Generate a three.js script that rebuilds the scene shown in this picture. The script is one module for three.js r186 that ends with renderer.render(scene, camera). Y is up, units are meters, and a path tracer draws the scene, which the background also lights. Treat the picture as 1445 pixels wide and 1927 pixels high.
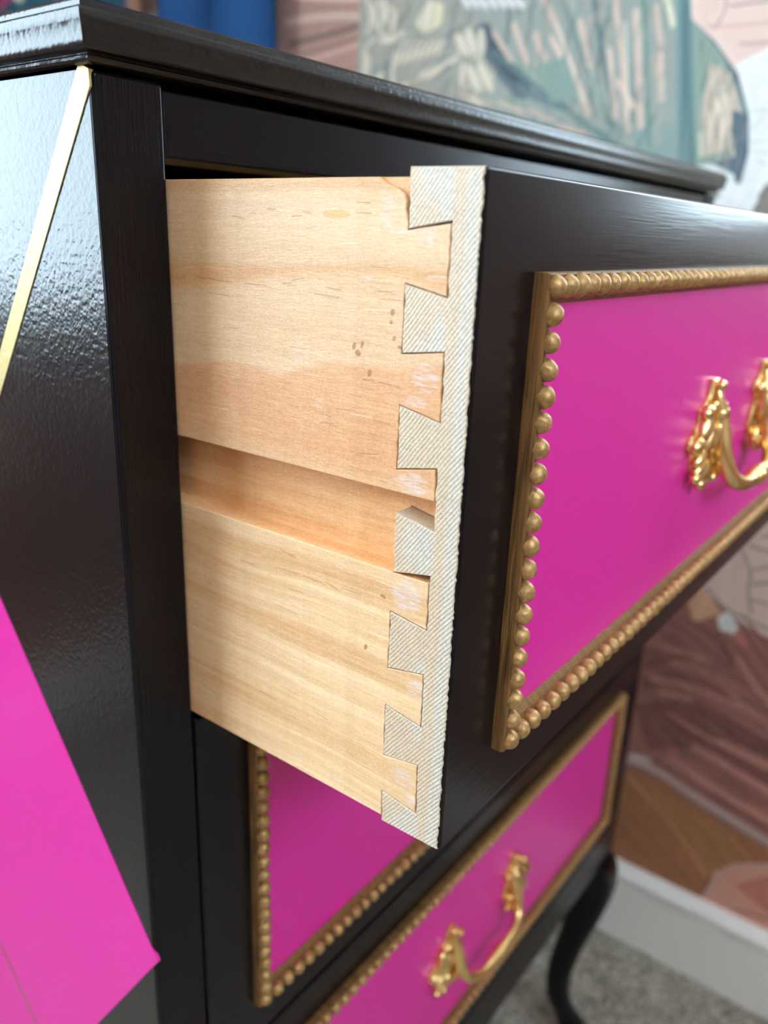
import * as THREE from 'three';
import { RoundedBoxGeometry } from 'three/addons/geometries/RoundedBoxGeometry.js';
import { mergeGeometries, mergeVertices, toCreasedNormals } from 'three/addons/utils/BufferGeometryUtils.js';
import { RectAreaLightUniformsLib } from 'three/addons/lights/RectAreaLightUniformsLib.js';

// ---------------------------------------------------------------- camera, sky, light, exposure
// U is the height of one drawer front in metres; furniture is drawn in drawer heights, 0 = top of the open drawer front
const U = 0.18, FLOOR = 4.7;
const scene = new THREE.Scene();
const camera = new THREE.PerspectiveCamera(64.618, 1445 / 1927, 0.02, 40);
{
  const R = [[0.60713, 0.0356, 0.79381], [0.2369, 0.94546, -0.22359], [-0.75847, 0.3238, 0.56558]];
  const m = new THREE.Matrix4().set(R[0][0], R[1][0], R[2][0], 0, R[0][1], R[1][1], R[2][1], 0, R[0][2], R[1][2], R[2][2], 0, 0, 0, 0, 1);
  camera.quaternion.setFromRotationMatrix(m);
  camera.position.set(-0.8939 * U, (FLOOR - 0.0823) * U, 0.534 * U);
  camera.focus = 0.222; camera.userData.fStop = 9.2;
}
scene.add(camera);
scene.background = new THREE.Color().setRGB(0.68, 0.87, 1.0);
scene.backgroundIntensity = 11;
RectAreaLightUniformsLib.init();
const renderer = new THREE.WebGLRenderer({ antialias: true });
renderer.toneMapping = THREE.LinearToneMapping;
renderer.toneMappingExposure = 1.28;
renderer.shadowMap.enabled = true;

// room, in metres
const ROOM = { x0: -2.3, x1: 3.8 * U, z0: -6.2 * U, z1: 1.7, h: 2.5 };
// ---------------------------------------------------------------- helpers
let seed = 20240611;
const rnd = () => { seed |= 0; seed = (seed + 0x6d2b79f5) | 0; let t = Math.imul(seed ^ (seed >>> 15), 1 | seed); t = (t + Math.imul(t ^ (t >>> 7), 61 | t)) ^ t; return ((t ^ (t >>> 14)) >>> 0) / 4294967296; };
const rr = (a, b) => a + (b - a) * rnd();
const hash = (x, y, s) => { let h = (x * 374761393 + y * 668265263 + s * 1442695041) | 0; h = Math.imul(h ^ (h >>> 13), 1274126177); return ((h ^ (h >>> 16)) >>> 0) / 4294967296; };
function vn(x, y, px, py, s) {                       // value noise that repeats every px, py cells
  const xi = Math.floor(x), yi = Math.floor(y), fx = x - xi, fy = y - yi, u = fx * fx * (3 - 2 * fx), v = fy * fy * (3 - 2 * fy);
  const w = (i, j) => hash(((xi + i) % px + px) % px, ((yi + j) % py + py) % py, s);
  return (w(0, 0) * (1 - u) + w(1, 0) * u) * (1 - v) + (w(0, 1) * (1 - u) + w(1, 1) * u) * v;
}
function dataTex(w, h, fn, srgb, metresX, metresY) {
  const d = new Uint8Array(w * h * 4);
  for (let y = 0; y < h; y++) for (let x = 0; x < w; x++) {
    const c = fn(x / w, y / h, x, y), i = (y * w + x) * 4;
    if (typeof c === 'number') { const q = Math.max(0, Math.min(255, c * 255)); d[i] = d[i + 1] = d[i + 2] = q; }
    else for (let k = 0; k < 3; k++) d[i + k] = Math.max(0, Math.min(255, c[k] * 255));
    d[i + 3] = 255;
  }
  const t = new THREE.DataTexture(d, w, h, THREE.RGBAFormat);
  t.magFilter = THREE.LinearFilter; t.minFilter = THREE.LinearMipmapLinearFilter; t.generateMipmaps = true;
  t.wrapS = t.wrapT = THREE.RepeatWrapping; if (srgb) t.colorSpace = THREE.SRGBColorSpace;
  if (metresX) t.repeat.set(1 / metresX, 1 / metresY);
  t.needsUpdate = true; return t;
}
function canvasTex(w, h, draw) {
  const c = document.createElement('canvas'); c.width = w; c.height = h; draw(c.getContext('2d'), w, h);
  const t = new THREE.CanvasTexture(c); t.colorSpace = THREE.SRGBColorSpace; return t;
}
const scaled = (g) => g.scale(U, U, U);
function boxUV(g) {                                   // uv in metres from the direction each face looks
  const p = g.attributes.position, n = g.attributes.normal, uv = new Float32Array(p.count * 2);
  for (let i = 0; i < p.count; i++) {
    const ax = Math.abs(n.getX(i)), ay = Math.abs(n.getY(i)), az = Math.abs(n.getZ(i));
    if (ax >= ay && ax >= az) { uv[2 * i] = p.getZ(i); uv[2 * i + 1] = p.getY(i); }
    else if (az >= ay) { uv[2 * i] = p.getX(i); uv[2 * i + 1] = p.getY(i); }
    else { uv[2 * i] = p.getX(i); uv[2 * i + 1] = p.getZ(i); }
  }
  g.setAttribute('uv', new THREE.BufferAttribute(uv, 2)); return g;
}
const names = {};
const numbered = (n) => { const k = (names[n] = (names[n] ?? -1) + 1); return k ? n + '_' + String(k).padStart(3, '0') : n; };
function mesh(name, g, m, parent, label) {
  const o = new THREE.Mesh(g, m); o.name = numbered(name); o.castShadow = o.receiveShadow = true;
  if (label) o.userData.label = label;
  (parent ?? scene).add(o); return o;
}
function part(name, g, m, parent, label) { return mesh(name, boxUV(scaled(g)), m, parent, label); }   // g in drawer heights
function struct(name, g, m) { const o = mesh(name, g, m); o.userData.kind = 'structure'; return o; }
function group(name, parent, x, y, z) { const o = new THREE.Group(); o.name = numbered(name); o.position.set(x, y, z); (parent ?? scene).add(o); return o; }
function thing(o, label, category, grp) { o.userData.label = label; o.userData.category = category; if (grp) o.userData.group = grp; return o; }
const box = (x0, x1, y0, y1, z0, z1) => new THREE.BoxGeometry(x1 - x0, y1 - y0, z1 - z0).translate((x0 + x1) / 2, (y0 + y1) / 2, (z0 + z1) / 2);
const rbox = (x0, x1, y0, y1, z0, z1, r, s = 3) => new RoundedBoxGeometry(x1 - x0, y1 - y0, z1 - z0, s, r).translate((x0 + x1) / 2, (y0 + y1) / 2, (z0 + z1) / 2);
// an outline given as [z, y] pairs, pushed from x = e0 to x = e1
function slab(pts, e0, e1, bevel = 0) {
  const s = new THREE.Shape(pts.map(([z, y]) => new THREE.Vector2(-z, y)));
  const g = new THREE.ExtrudeGeometry(s, bevel ? { depth: e1 - e0 - bevel, bevelEnabled: true, bevelThickness: bevel, bevelSize: bevel, bevelOffset: -bevel, bevelSegments: 1, steps: 1 } : { depth: e1 - e0, bevelEnabled: false });
  g.rotateY(Math.PI / 2);
  return g.translate(e0 + (bevel ? bevel : 0), 0, 0);
}
const merge = (...gs) => mergeGeometries(gs.map((g) => { const q = g.index ? g.toNonIndexed() : g; for (const k of Object.keys(q.attributes)) if (!['position', 'normal', 'uv'].includes(k)) q.deleteAttribute(k); return q; }));
// a moulding profile [across, out] carried round a rectangle with mitred corners; at(corner, across) gives the corner point
function mitred(profile, corner, closed = true) {
  const pos = [], put = (p) => pos.push(...p), n = 4;
  for (let k = 0; k < (closed ? n : n - 1); k++) for (let i = 0; i + 1 < profile.length; i++) {
    const a = corner(k, ...profile[i]), b = corner((k + 1) % n, ...profile[i]), c = corner((k + 1) % n, ...profile[i + 1]), d = corner(k, ...profile[i + 1]);
    put(a); put(b); put(c); put(a); put(c); put(d);
  }
  const g = new THREE.BufferGeometry(); g.setAttribute('position', new THREE.Float32BufferAttribute(pos, 3));
  g.setAttribute('uv', new THREE.Float32BufferAttribute(new Float32Array(pos.length / 3 * 2), 2));
  g.computeVertexNormals(); return toCreasedNormals(g, 0.7);
}

// ---------------------------------------------------------------- materials
const peel = dataTex(512, 512, (u, v) => { const n = 0.62 * vn(u * 46, v * 46, 46, 46, 1) + 0.38 * vn(u * 92, v * 92, 92, 92, 2); return n; }, false, 0.06, 0.06);
const brushAlong = dataTex(512, 512, (u, v) => 0.55 * vn(u * 10, v * 180, 10, 180, 3) + 0.45 * vn(u * 5, v * 70, 5, 70, 4), false, 0.14, 0.05);
const brushUp = dataTex(512, 512, (u, v) => 0.55 * vn(u * 150, v * 9, 150, 9, 5) + 0.45 * vn(u * 60, v * 5, 60, 5, 6), false, 0.05, 0.12);
const BLACK = new THREE.Color().setRGB(0.006, 0.0045, 0.0055);
const std = (o) => new THREE.MeshPhysicalMaterial(o);
const M = {
  side: std({ color: BLACK, roughness: 0.2, bumpMap: peel, bumpScale: 0.00009 }),
  stile: std({ color: BLACK, roughness: 0.24, specularIntensity: 0.35, bumpMap: brushUp, bumpScale: 0.00011 }),
  black: std({ color: BLACK, roughness: 0.24, specularIntensity: 0.33, bumpMap: brushAlong, bumpScale: 0.00005 }),
  front: std({ color: BLACK, roughness: 0.2, specularIntensity: 0.5, bumpMap: brushAlong, bumpScale: 0.000022 }),
  edge: std({ color: BLACK, roughness: 0.24, bumpMap: peel, bumpScale: 0.00009 }),
  inside: std({ color: new THREE.Color().setRGB(0.05, 0.03, 0.02), roughness: 0.8 }),
  pink: std({ color: new THREE.Color().setRGB(0.74, 0.018, 0.32), roughness: 0.34 }),
};
{
  const g = dataTex(512, 512, (u, v) => { const a = vn(u * 40, v * 40, 40, 40, 11) * 0.6 + vn(u * 90, v * 90, 90, 90, 12) * 0.4; const k = 0.8 + 0.4 * a; return [0.71 * k, 0.55 * k, 0.35 * k]; }, true, 0.05, 0.05);
  const b = dataTex(512, 512, (u, v) => vn(u * 34, v * 34, 34, 34, 13) * 0.6 + vn(u * 80, v * 80, 80, 80, 14) * 0.4, false, 0.05, 0.05);
  M.gold = std({ map: g, metalness: 0.5, roughness: 0.45, bumpMap: b, bumpScale: 0.00008 });
  const w = dataTex(512, 512, (u, v) => { const a = vn(u * 60, v * 6, 60, 6, 15), c = vn(u * 120, v * 10, 120, 10, 16); const k = 0.65 + 0.6 * (a * 0.6 + c * 0.4); return [0.55 * k, 0.39 * k, 0.22 * k]; }, true, 0.06, 0.06);
  M.goldWood = std({ map: w, metalness: 0.4, roughness: 0.5, bumpMap: brushUp, bumpScale: 0.0002 });
  M.brass = std({ color: new THREE.Color().setRGB(0.9, 0.62, 0.27), metalness: 1, roughness: 0.27 });
  M.tape = std({ color: new THREE.Color().setRGB(0.62, 0.47, 0.19), metalness: 0.3, roughness: 0.4, bumpMap: peel, bumpScale: 0.00008 });
  M.bronze = std({ color: new THREE.Color().setRGB(0.3, 0.17, 0.06), metalness: 0.5, roughness: 0.4 });
}
// pine board seen from the side: u runs along the board, v from its lower to its upper edge
const PZ = 0.62;
{
  const W = 1024, Hh = 1652;
  const t = canvasTex(W, Hh, (c) => {
    const id = c.createImageData(W, Hh), d = id.data;
    const edge = [14, 501, 255, 470, 387, 470, 467, 479, 527, 453, 609, 431, 709, 419, 832, 416, 945, 397];
    const line = (pts, x) => { for (let i = 0; i + 3 < pts.length; i += 2) if (x <= pts[i + 2]) { const f = Math.max(0, (x - pts[i]) / (pts[i + 2] - pts[i])); return pts[i + 1] + f * (pts[i + 3] - pts[i + 1]); } return pts[pts.length - 1]; };
    const ss = (a, b, x) => { const q = Math.max(0, Math.min(1, (x - a) / (b - a))); return q * q * (3 - 2 * q); };
    for (let y = 0; y < Hh; y++) for (let x = 0; x < W; x++) {
      const wav = 26 * (vn(x / 300, y / 260, 64, 64, 21) - 0.5), yy = y + wav;
      const streak = vn(x / 420, yy / 16, 64, 512, 22) * 0.5 + vn(x / 260, yy / 6, 64, 1024, 23) * 0.5;
      const broad = vn(x / 700, yy / 70, 64, 64, 24), fine = vn(x / 30, y / 3, 512, 2048, 25), speck = vn(x / 4, y / 4, 1024, 1024, 26);
      let r = 229, g = 186, b = 143;
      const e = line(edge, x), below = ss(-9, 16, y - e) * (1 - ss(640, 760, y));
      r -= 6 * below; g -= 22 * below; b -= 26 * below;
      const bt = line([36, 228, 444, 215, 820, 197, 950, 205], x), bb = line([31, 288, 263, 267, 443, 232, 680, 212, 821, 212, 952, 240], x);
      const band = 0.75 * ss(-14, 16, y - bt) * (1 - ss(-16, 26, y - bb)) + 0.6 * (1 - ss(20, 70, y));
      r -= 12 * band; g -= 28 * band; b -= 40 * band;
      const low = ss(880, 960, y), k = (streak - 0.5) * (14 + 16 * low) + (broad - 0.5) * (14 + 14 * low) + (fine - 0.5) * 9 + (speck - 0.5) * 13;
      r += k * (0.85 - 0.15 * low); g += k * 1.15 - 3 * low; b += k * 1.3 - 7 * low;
      if (y > 706 && y < 914) { const s2 = vn(x / 500, y / 12, 64, 1024, 27); r += (s2 - 0.5) * 16; g += (s2 - 0.5) * 22 - 16; b += (s2 - 0.5) * 26 - 28; }   // routed groove band: coarser streaks, evenly darker and more orange
      const i = (y * W + x) * 4; d[i] = r; d[i + 1] = g; d[i + 2] = b; d[i + 3] = 255;
    }
    c.putImageData(id, 0, 0);
    c.lineCap = 'round';
    const dash = [[420,87,449,88],[502,103,534,101],[538,91,561,94],[297,105,329,107],[698,70,736,71],[698,92,741,93],[157,259,292,265],[337,265,417,265],[469,257,502,254],[502,247,542,240],[575,274,652,277],[614,257,656,260],[765,255,803,255],[650,539,709,534],[602,560,635,561],[603,579,643,577],[716,637,777,629],[729,457,762,456],[777,457,834,461],[766,549,814,550],[790,691,813,692],[442,1013,533,1009],[542,1010,611,1010],[620,1004,662,1012],[678,1004,742,1005],[297,1032,357,1030],[461,958,515,964]];
    for (const [a, b, e, f] of dash) { c.strokeStyle = 'rgba(128,74,42,0.6)'; c.lineWidth = 1.7; c.beginPath(); c.moveTo(a, b); c.lineTo(e, f); c.stroke(); c.globalAlpha = 0.5; c.lineWidth = 1.2; c.beginPath(); c.moveTo((a + e) / 2, b + 5); c.lineTo(e + 14, f + 4); c.stroke(); c.globalAlpha = 1; }
    for (let i = 0; i < 70; i++) { const x = rr(20, 850), y = rr(20, 1640); if (y > 690 && y < 930) continue; c.strokeStyle = rnd() < 0.5 ? 'rgba(150,112,82,0.4)' : 'rgba(248,232,205,0.5)'; c.lineWidth = rr(1, 3); c.beginPath(); c.moveTo(x, y); c.lineTo(x + rr(20, 90), y + rr(-4, 4)); c.stroke(); }
    c.fillStyle = 'rgba(165,108,72,0.75)';
    for (const [x, y, a, b] of [[700, 383, 5, 9], [724, 377, 4, 9], [712, 398, 9, 7], [748, 440, 6, 9], [808, 298, 6, 8], [815, 354, 4, 6], [831, 372, 6, 4], [762, 1146, 5, 9], [812, 987, 9, 5], [805, 320, 4, 5]]) { c.beginPath(); c.ellipse(x, y, a, b, 0.3, 0, 7); c.fill(); }
    c.fillStyle = 'rgba(222,170,104,0.7)'; c.beginPath(); c.ellipse(640, 96, 42, 10, 0, 0, 7); c.fill();
    // smears of paint left on the tails
    for (const [x, y, a, b, n] of [[919, 219, 22, 7, 10], [732, 230, 16, 6, 6], [908, 430, 34, 34, 60], [884, 487, 26, 12, 26], [817, 126, 24, 6, 10], [781, 80, 14, 40, 18], [890, 120, 30, 40, 30], [883, 680, 40, 26, 90], [884, 965, 42, 40, 130], [928, 1209, 28, 32, 50], [900, 1480, 34, 26, 50], [925, 1540, 20, 16, 22], [543, 420, 40, 30, 16], [560, 560, 70, 50, 18]])
      for (let i = 0; i < n * 2; i++) { const u = rr(-1, 1), v = rr(-1, 1); if (u * u + v * v > 1) continue; c.fillStyle = 'rgba(226,212,222,' + rr(0.08, 0.3).toFixed(2) + ')'; c.beginPath(); c.ellipse(x + u * a, y + v * b, rr(5, 20), rr(0.7, 3), rr(-0.12, 0.12), 0, 7); c.fill(); }
    for (let i = 0; i < 3200; i++) { c.fillStyle = rnd() < 0.5 ? 'rgba(255,240,215,0.16)' : 'rgba(150,96,56,0.13)'; c.fillRect(rr(0, 1024), rr(0, 1652), rr(3, 26), rr(0.8, 2)); }
    for (let i = 0; i < 60; i++) { c.fillStyle = rnd() < 0.5 ? 'rgba(240,222,204,0.035)' : 'rgba(176,120,76,0.025)'; c.fillRect(rr(0, 1000), 0, rr(8, 40), 1652); }
  });
  const rough = dataTex(256, 256, (u, v) => 0.5 * vn(u * 8, v * 120, 8, 120, 31) + 0.5 * vn(u * 60, v * 128, 60, 128, 32), false, 1 / 8, 1 / 6);
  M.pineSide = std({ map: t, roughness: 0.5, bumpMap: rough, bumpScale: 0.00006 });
  const plain = dataTex(256, 512, (u, v) => { const k = vn(u * 4, v * 60, 4, 60, 33) * 0.5 + vn(u * 8, v * 160, 8, 160, 34) * 0.5; return [0.8 + 0.1 * k, 0.66 + 0.14 * k, 0.47 + 0.17 * k]; }, true, 0.2, 0.1);
  M.pine = std({ map: plain, roughness: 0.6 });
}
// sawn end grain: slanting saw ridges over upright growth rings
{
  const N = 1024, span = 0.045;
  const saw = (x, y) => { const w = (vn(x * 9, y * 9, 9, 9, 41) - 0.5) * 0.35, q = ((x * 38 - y * 30 + w) % 1 + 1) % 1; return q; };
  const b = dataTex(N, N, (u, v) => { const q = saw(u, v); return (q < 0.72 ? q / 0.72 : (1 - q) / 0.28) * 0.75 + 0.25 * vn(u * 200, v * 200, 200, 200, 42); }, false, span, span);
  const m = dataTex(N, N, (u, v) => {
    const q = saw(u, v), ring = vn(u * 14, v * 2, 14, 2, 43), sp = vn(u * 150, v * 150, 150, 150, 44), fi = vn(u * 320, v * 320, 320, 320, 45);
    const late = ring > 0.55 ? 1 : ring < 0.4 ? 0 : (ring - 0.4) / 0.15, k = 0.9 + 0.14 * (sp - 0.5) + 0.1 * (fi - 0.5) - (q > 0.74 ? 0.08 : 0) + (q > 0.3 && q < 0.6 ? 0.04 * late : 0);
    return [(0.92 - 0.03 * late) * k, (0.81 + 0.02 * late) * k, (0.69 + 0.07 * late) * k];
  }, true, span, span);
  M.endGrain = std({ map: m, roughness: 0.42, bumpMap: b, bumpScale: 0.00009 });
}

// ---------------------------------------------------------------- the room
const T = 0.12;
function solid(list) { return boxUV(merge(...list.map((a) => box(...a)))); }
{
  // a large-leaf mural print; coordinates are millimetres on the wall: z along it, y up
  const P0 = -780, SPAN = 1280, N = 2048;
  const print = canvasTex(N, N, (c) => {
    const X = (z) => (z - P0) / SPAN * N, Y = (y) => (1 - y / SPAN) * N;
    c.fillStyle = '#96756a'; c.fillRect(0, 0, N, N); c.lineCap = c.lineJoin = 'round';
    const path = (p, close) => { c.beginPath(); const n = p.length / 2; 
      if (close) { const mx = (i, j) => [(X(p[2 * i]) + X(p[2 * j])) / 2, (Y(p[2 * i + 1]) + Y(p[2 * j + 1])) / 2];
        c.moveTo(X(p[0]), Y(p[1])); for (let i = 1; i < n; i++) c.lineTo(X(p[2 * i]), Y(p[2 * i + 1])); c.closePath(); return; }
      c.moveTo(X(p[0]), Y(p[1])); if (n === 2) { c.lineTo(X(p[2]), Y(p[3])); return; }
      for (let i = 1; i < n - 1; i++) { const ex = i < n - 2 ? (X(p[2 * i]) + X(p[2 * i + 2])) / 2 : X(p[2 * n - 2]), ey = i < n - 2 ? (Y(p[2 * i + 1]) + Y(p[2 * i + 3])) / 2 : Y(p[2 * n - 1]); c.quadraticCurveTo(X(p[2 * i]), Y(p[2 * i + 1]), ex, ey); } };
    const tone = (k) => (typeof k === 'string' ? k : 'rgb(' + k.join(',') + ')');
    const f = (col, p) => { path(p, true); c.fillStyle = c.strokeStyle = tone(col); c.lineWidth = 8; c.globalAlpha = 0.93; c.fill(); c.stroke(); c.save(); c.clip();
      let lo = 9e9, hi = -9e9, bo = 9e9, up = -9e9; for (let i = 0; i < p.length; i += 2) { lo = Math.min(lo, p[i]); hi = Math.max(hi, p[i]); bo = Math.min(bo, p[i + 1]); up = Math.max(up, p[i + 1]); }
      const k = Math.min(160, 8 + (hi - lo) * (up - bo) / 500), turn = rr(0.9, 2.3);
      for (let i = 0; i < k; i++) { const z = rr(lo, hi), y = rr(bo, up), l = rr(8, 40), w = rr(-22, 22); c.globalAlpha = 0.28; c.strokeStyle = typeof col === 'string' ? col : tone(col.map((v) => v + w)); c.lineWidth = rr(3, 14); c.beginPath(); c.moveTo(X(z), Y(y)); c.lineTo(X(z + l * Math.cos(turn)), Y(y + l * Math.sin(turn))); c.stroke(); }
      c.restore(); c.globalAlpha = 1; };
    const s = (col, w, p) => { path(p); c.strokeStyle = tone(col); c.lineWidth = w / SPAN * N * 0.8; c.globalAlpha = 0.6; c.stroke();
      for (let i = 0; i < 5; i++) { const q = p.map((v) => v + rr(-0.4, 0.4) * w), d = rr(-26, 20); path(q); c.globalAlpha = 0.45; c.strokeStyle = typeof col === 'string' ? col : tone(col.map((v) => v + d)); c.lineWidth = w / SPAN * N * rr(0.15, 0.4); c.stroke(); }
      c.globalAlpha = 1; };
    const e = (col, z, y, turn, len, wid) => { c.save(); c.translate(X(z), Y(y)); c.rotate(-turn / 100); const k = N / SPAN; c.beginPath(); c.ellipse(0, 0, len * k / 2, wid * k / 2, 0, 0, 7); c.globalAlpha = 0.85; c.fillStyle = tone(col); c.fill(); c.strokeStyle = tone(col.map((v) => v - 70)); c.lineWidth = 2.5; c.globalAlpha = 0.6; c.stroke();
      for (let i = -1; i < 2; i++) { c.strokeStyle = tone(col.map((v) => v + (i ? -28 : 22))); c.lineWidth = 2.5; c.globalAlpha = 0.7; c.beginPath(); c.moveTo(-len * k * 0.4, i * wid * k * 0.14); c.quadraticCurveTo(0, i * wid * k * 0.3, len * k * 0.4, i * wid * k * 0.1); c.stroke(); } c.restore(); };
    const mottle = (p, n, cols, turn, l0, l1, w0, w1, al) => { c.save(); path(p, true); c.clip(); let lo = 9e9, hi = -9e9, bo = 9e9, up = -9e9; for (let i = 0; i < p.length; i += 2) { lo = Math.min(lo, p[i]); hi = Math.max(hi, p[i]); bo = Math.min(bo, p[i + 1]); up = Math.max(up, p[i + 1]); }
      for (let i = 0; i < n; i++) { const z = rr(lo, hi), y = rr(bo, up), l = rr(l0, l1), t = turn + rr(-0.16, 0.16), v = rr(-14, 14); c.globalAlpha = al * rr(0.5, 1.2); c.strokeStyle = tone(cols[Math.floor(rnd() * cols.length)].map((q) => q + v)); c.lineWidth = rr(w0, w1) * N / SPAN; c.beginPath(); c.moveTo(X(z), Y(y)); c.quadraticCurveTo(X(z + l * 0.5 * Math.cos(t + 0.15)), Y(y + l * 0.5 * Math.sin(t + 0.15)), X(z + l * Math.cos(t)), Y(y + l * Math.sin(t))); c.stroke(); } c.restore(); c.globalAlpha = 1; };
    // leaves that go on beyond the part in view
    for (let i = 0; i < 150; i++) { const up = i % 2, z = rr(-800, 520), y = up ? rr(620, 1300) : rr(0, 680), a = up ? rr(0.9, 2.3) : rr(2.2, 2.9), L = rr(90, 240), w = L * rr(0.25, 0.5);
      const col = (up ? [[150, 160, 150], [206, 178, 160], [112, 132, 128], [222, 210, 196], [92, 104, 112], [190, 160, 146]] : [[150, 104, 94], [120, 78, 72], [176, 130, 116], [140, 98, 66], [168, 142, 134], [108, 70, 66]])[i % 6].map((v) => v + rr(-10, 10));
      const cx = (t, o) => z + L * t * Math.cos(a) - o * Math.sin(a), cy = (t, o) => y + L * t * Math.sin(a) + o * Math.cos(a), rim = []; for (let k = 0; k < 16; k++) { const q = k / 16 * 2 * Math.PI, r = 0.5 * Math.cos(q), o = w * 0.5 * Math.sin(q) * (1 - 0.5 * r); rim.push(cx(r, o), cy(r, o)); }
      f(col, rim); s(col.map((v) => v - 60), 3, [...rim, rim[0], rim[1]]); for (let k = -3; k < 4; k++) s(col.map((v) => v - 34 + 8 * (k % 2)), 3, [cx(-0.44, 0), cy(-0.44, 0), cx(0, k * w * 0.12), cy(0, k * w * 0.12), cx(0.42, k * w * 0.06), cy(0.42, k * w * 0.06)]); }
  f([181,142,129],[-809,1149,-588,1120,-582,958,-813,1020]);
    s([219,189,173],11,[-714,1079,-644,1082,-586,1071]);
    s([115,93,85],7,[-710,1055,-644,1059,-586,1065]);
    s([208,164,148],12,[-710,1028,-643,1039,-585,1047]);
    s([140,109,100],4,[-696,1042,-635,1043,-586,1053]);
    s([228,195,178],6,[-705,1107,-644,1093,-587,1091]);
    s([162,123,112],4,[-660,1004,-617,1018,-585,1024]);
    f([157,167,160],[-594,1120,-596,1022,-543,974,-421,914,-161,852,-130,885,-135,943,-156,983,-182,1016,-201,1030,-210,1069]);
    f([168,164,153],[-594,1110,-595,1011,-527,967,-424,951,-429,1039,-470,1094]);
    mottle([-594,1120,-596,1022,-543,974,-421,914,-161,852,-130,885,-135,943,-156,983,-182,1016,-201,1030,-210,1069],260,[[150,152,140],[104,116,112],[176,160,144],[128,146,136],[92,106,110],[120,132,122]],1.45,12,60,2,7,0.4);
    mottle([-594,1110,-595,1011,-527,967,-382,929,-294,916,-429,1039,-470,1094],120,[[170,156,142],[110,118,112],[190,172,158],[98,108,110]],0.5,8,30,2,6,0.4);
    s([230,219,199],6,[-587,1093,-578,1070,-584,1055]);
    s([230,219,199],6,[-570,1086,-561,1071,-566,1058]);
    s([230,219,199],5,[-552,1078,-543,1067,-550,1054]);
    s([230,219,199],6,[-585,1035,-576,1021,-584,1004]);
    s([230,219,199],6,[-566,1053,-550,1045,-531,1050]);
    s([230,219,199],6,[-542,1029,-548,1013,-544,996]);
    s([230,219,199],6,[-574,1048,-585,1044,-590,1033]);
    f([228,221,184],[-498,1077,-481,1071,-482,1055,-502,1048,-513,1058]);
    s([230,219,199],4,[-543,1019,-536,1033,-531,1042]);
    s([230,219,199],4,[-534,1021,-527,1033,-521,1041]);
    s([230,219,199],4,[-524,1022,-517,1033,-511,1040]);
    s([230,219,199],4,[-514,1023,-507,1033,-502,1039]);
    s([230,219,199],4,[-505,1025,-498,1034,-492,1038]);
    s([230,219,199],4,[-495,1026,-489,1034,-483,1038]);
    s([230,219,199],4,[-486,1027,-479,1034,-474,1037]);
    s([184,173,145],7,[-536,996,-506,999,-485,1008]);
    s([230,219,199],7,[-506,1004,-478,1013,-457,1018]);
    s([236,230,206],5,[-456,1023,-451,1038,-443,1046]);
    s([236,230,206],5,[-450,1021,-444,1037,-437,1043]);
    s([236,230,206],5,[-444,1020,-437,1036,-431,1041]);
    s([236,230,206],5,[-437,1018,-430,1036,-424,1038]);
    s([236,230,206],5,[-431,1016,-424,1035,-418,1036]);
    s([236,230,206],5,[-425,1015,-417,1034,-412,1033]);
    s([228,217,189],5,[-426,1014,-430,999,-441,987]);
    s([228,217,189],5,[-420,1012,-423,998,-431,986]);
    s([228,217,189],5,[-413,1010,-416,998,-422,985]);
    s([228,217,189],5,[-406,1008,-410,997,-412,985]);
    s([201,179,162],5,[-453,985,-433,975,-406,970]);
    s([230,219,199],5,[-440,1010,-428,994,-431,977]);
    s([240,240,232],5,[-453,1075,-447,1067,-441,1070]);
    s([240,240,232],5,[-442,1074,-436,1066,-430,1068]);
    s([240,240,232],5,[-431,1072,-425,1065,-419,1067]);
    s([240,240,232],5,[-420,1071,-414,1064,-408,1066]);
    s([240,240,232],5,[-409,1070,-403,1062,-397,1065]);
    s([240,240,232],5,[-398,1069,-392,1061,-386,1063]);
    s([240,240,232],5,[-387,1067,-381,1060,-375,1062]);
    s([80,93,107],25,[-429,1039,-406,1007,-372,982]);
    s([109,122,129],12,[-378,985,-348,968,-317,962]);
    s([109,137,133],7,[-410,1020,-336,968,-279,934,-217,901]);
    s([173,189,173],3,[-404,1025,-331,973,-268,937,-216,911]);
    s([212,186,170],7,[-453,969,-426,973]);
    s([212,186,170],6,[-399,971,-369,959]);
    s([212,186,170],6,[-360,961,-334,950]);
    s([212,186,170],6,[-425,957,-384,944]);
    s([212,186,170],6,[-327,945,-297,936]);
    s([212,186,170],6,[-371,946,-345,938]);
    s([212,186,170],6,[-284,928,-249,917]);
    s([212,186,170],6,[-249,915,-205,909]);
    s([212,186,170],6,[-217,919,-203,911]);
    f([140,162,153],[-358,1001,-329,1006,-304,971,-336,970]);
    f([142,164,159],[-246,937,-207,940,-203,911,-233,919]);
    s([107,129,133],8,[-303,1064,-289,1007,-264,952]);
    s([115,142,135],5,[-339,1068,-312,1014,-269,942]);
    s([109,146,135],6,[-250,1053,-238,994,-227,924]);
    s([173,192,178],4,[-326,1062,-304,1013,-283,960]);
    s([233,203,186],8,[-359,1066,-340,1045,-295,956]);
    s([233,203,186],8,[-314,1038,-298,999]);
    s([233,203,186],8,[-280,1056,-263,1001,-251,937]);
    s([233,203,186],8,[-257,1041,-246,990,-238,941]);
    s([233,203,186],8,[-280,1011,-265,949]);
    s([233,203,186],7,[-236,1043,-228,1011]);
    s([233,203,186],8,[-363,1033,-349,1009]);
    s([233,203,186],8,[-388,1043,-370,1008]);
    s([233,203,186],8,[-229,1002,-221,963]);
    s([233,203,186],8,[-343,1026,-332,1011]);
    s([233,203,186],8,[-412,1038,-389,1011]);
    s([233,203,186],8,[-266,982,-249,958]);
    s([240,234,214],3,[-340,1040,-300,966]);
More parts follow.
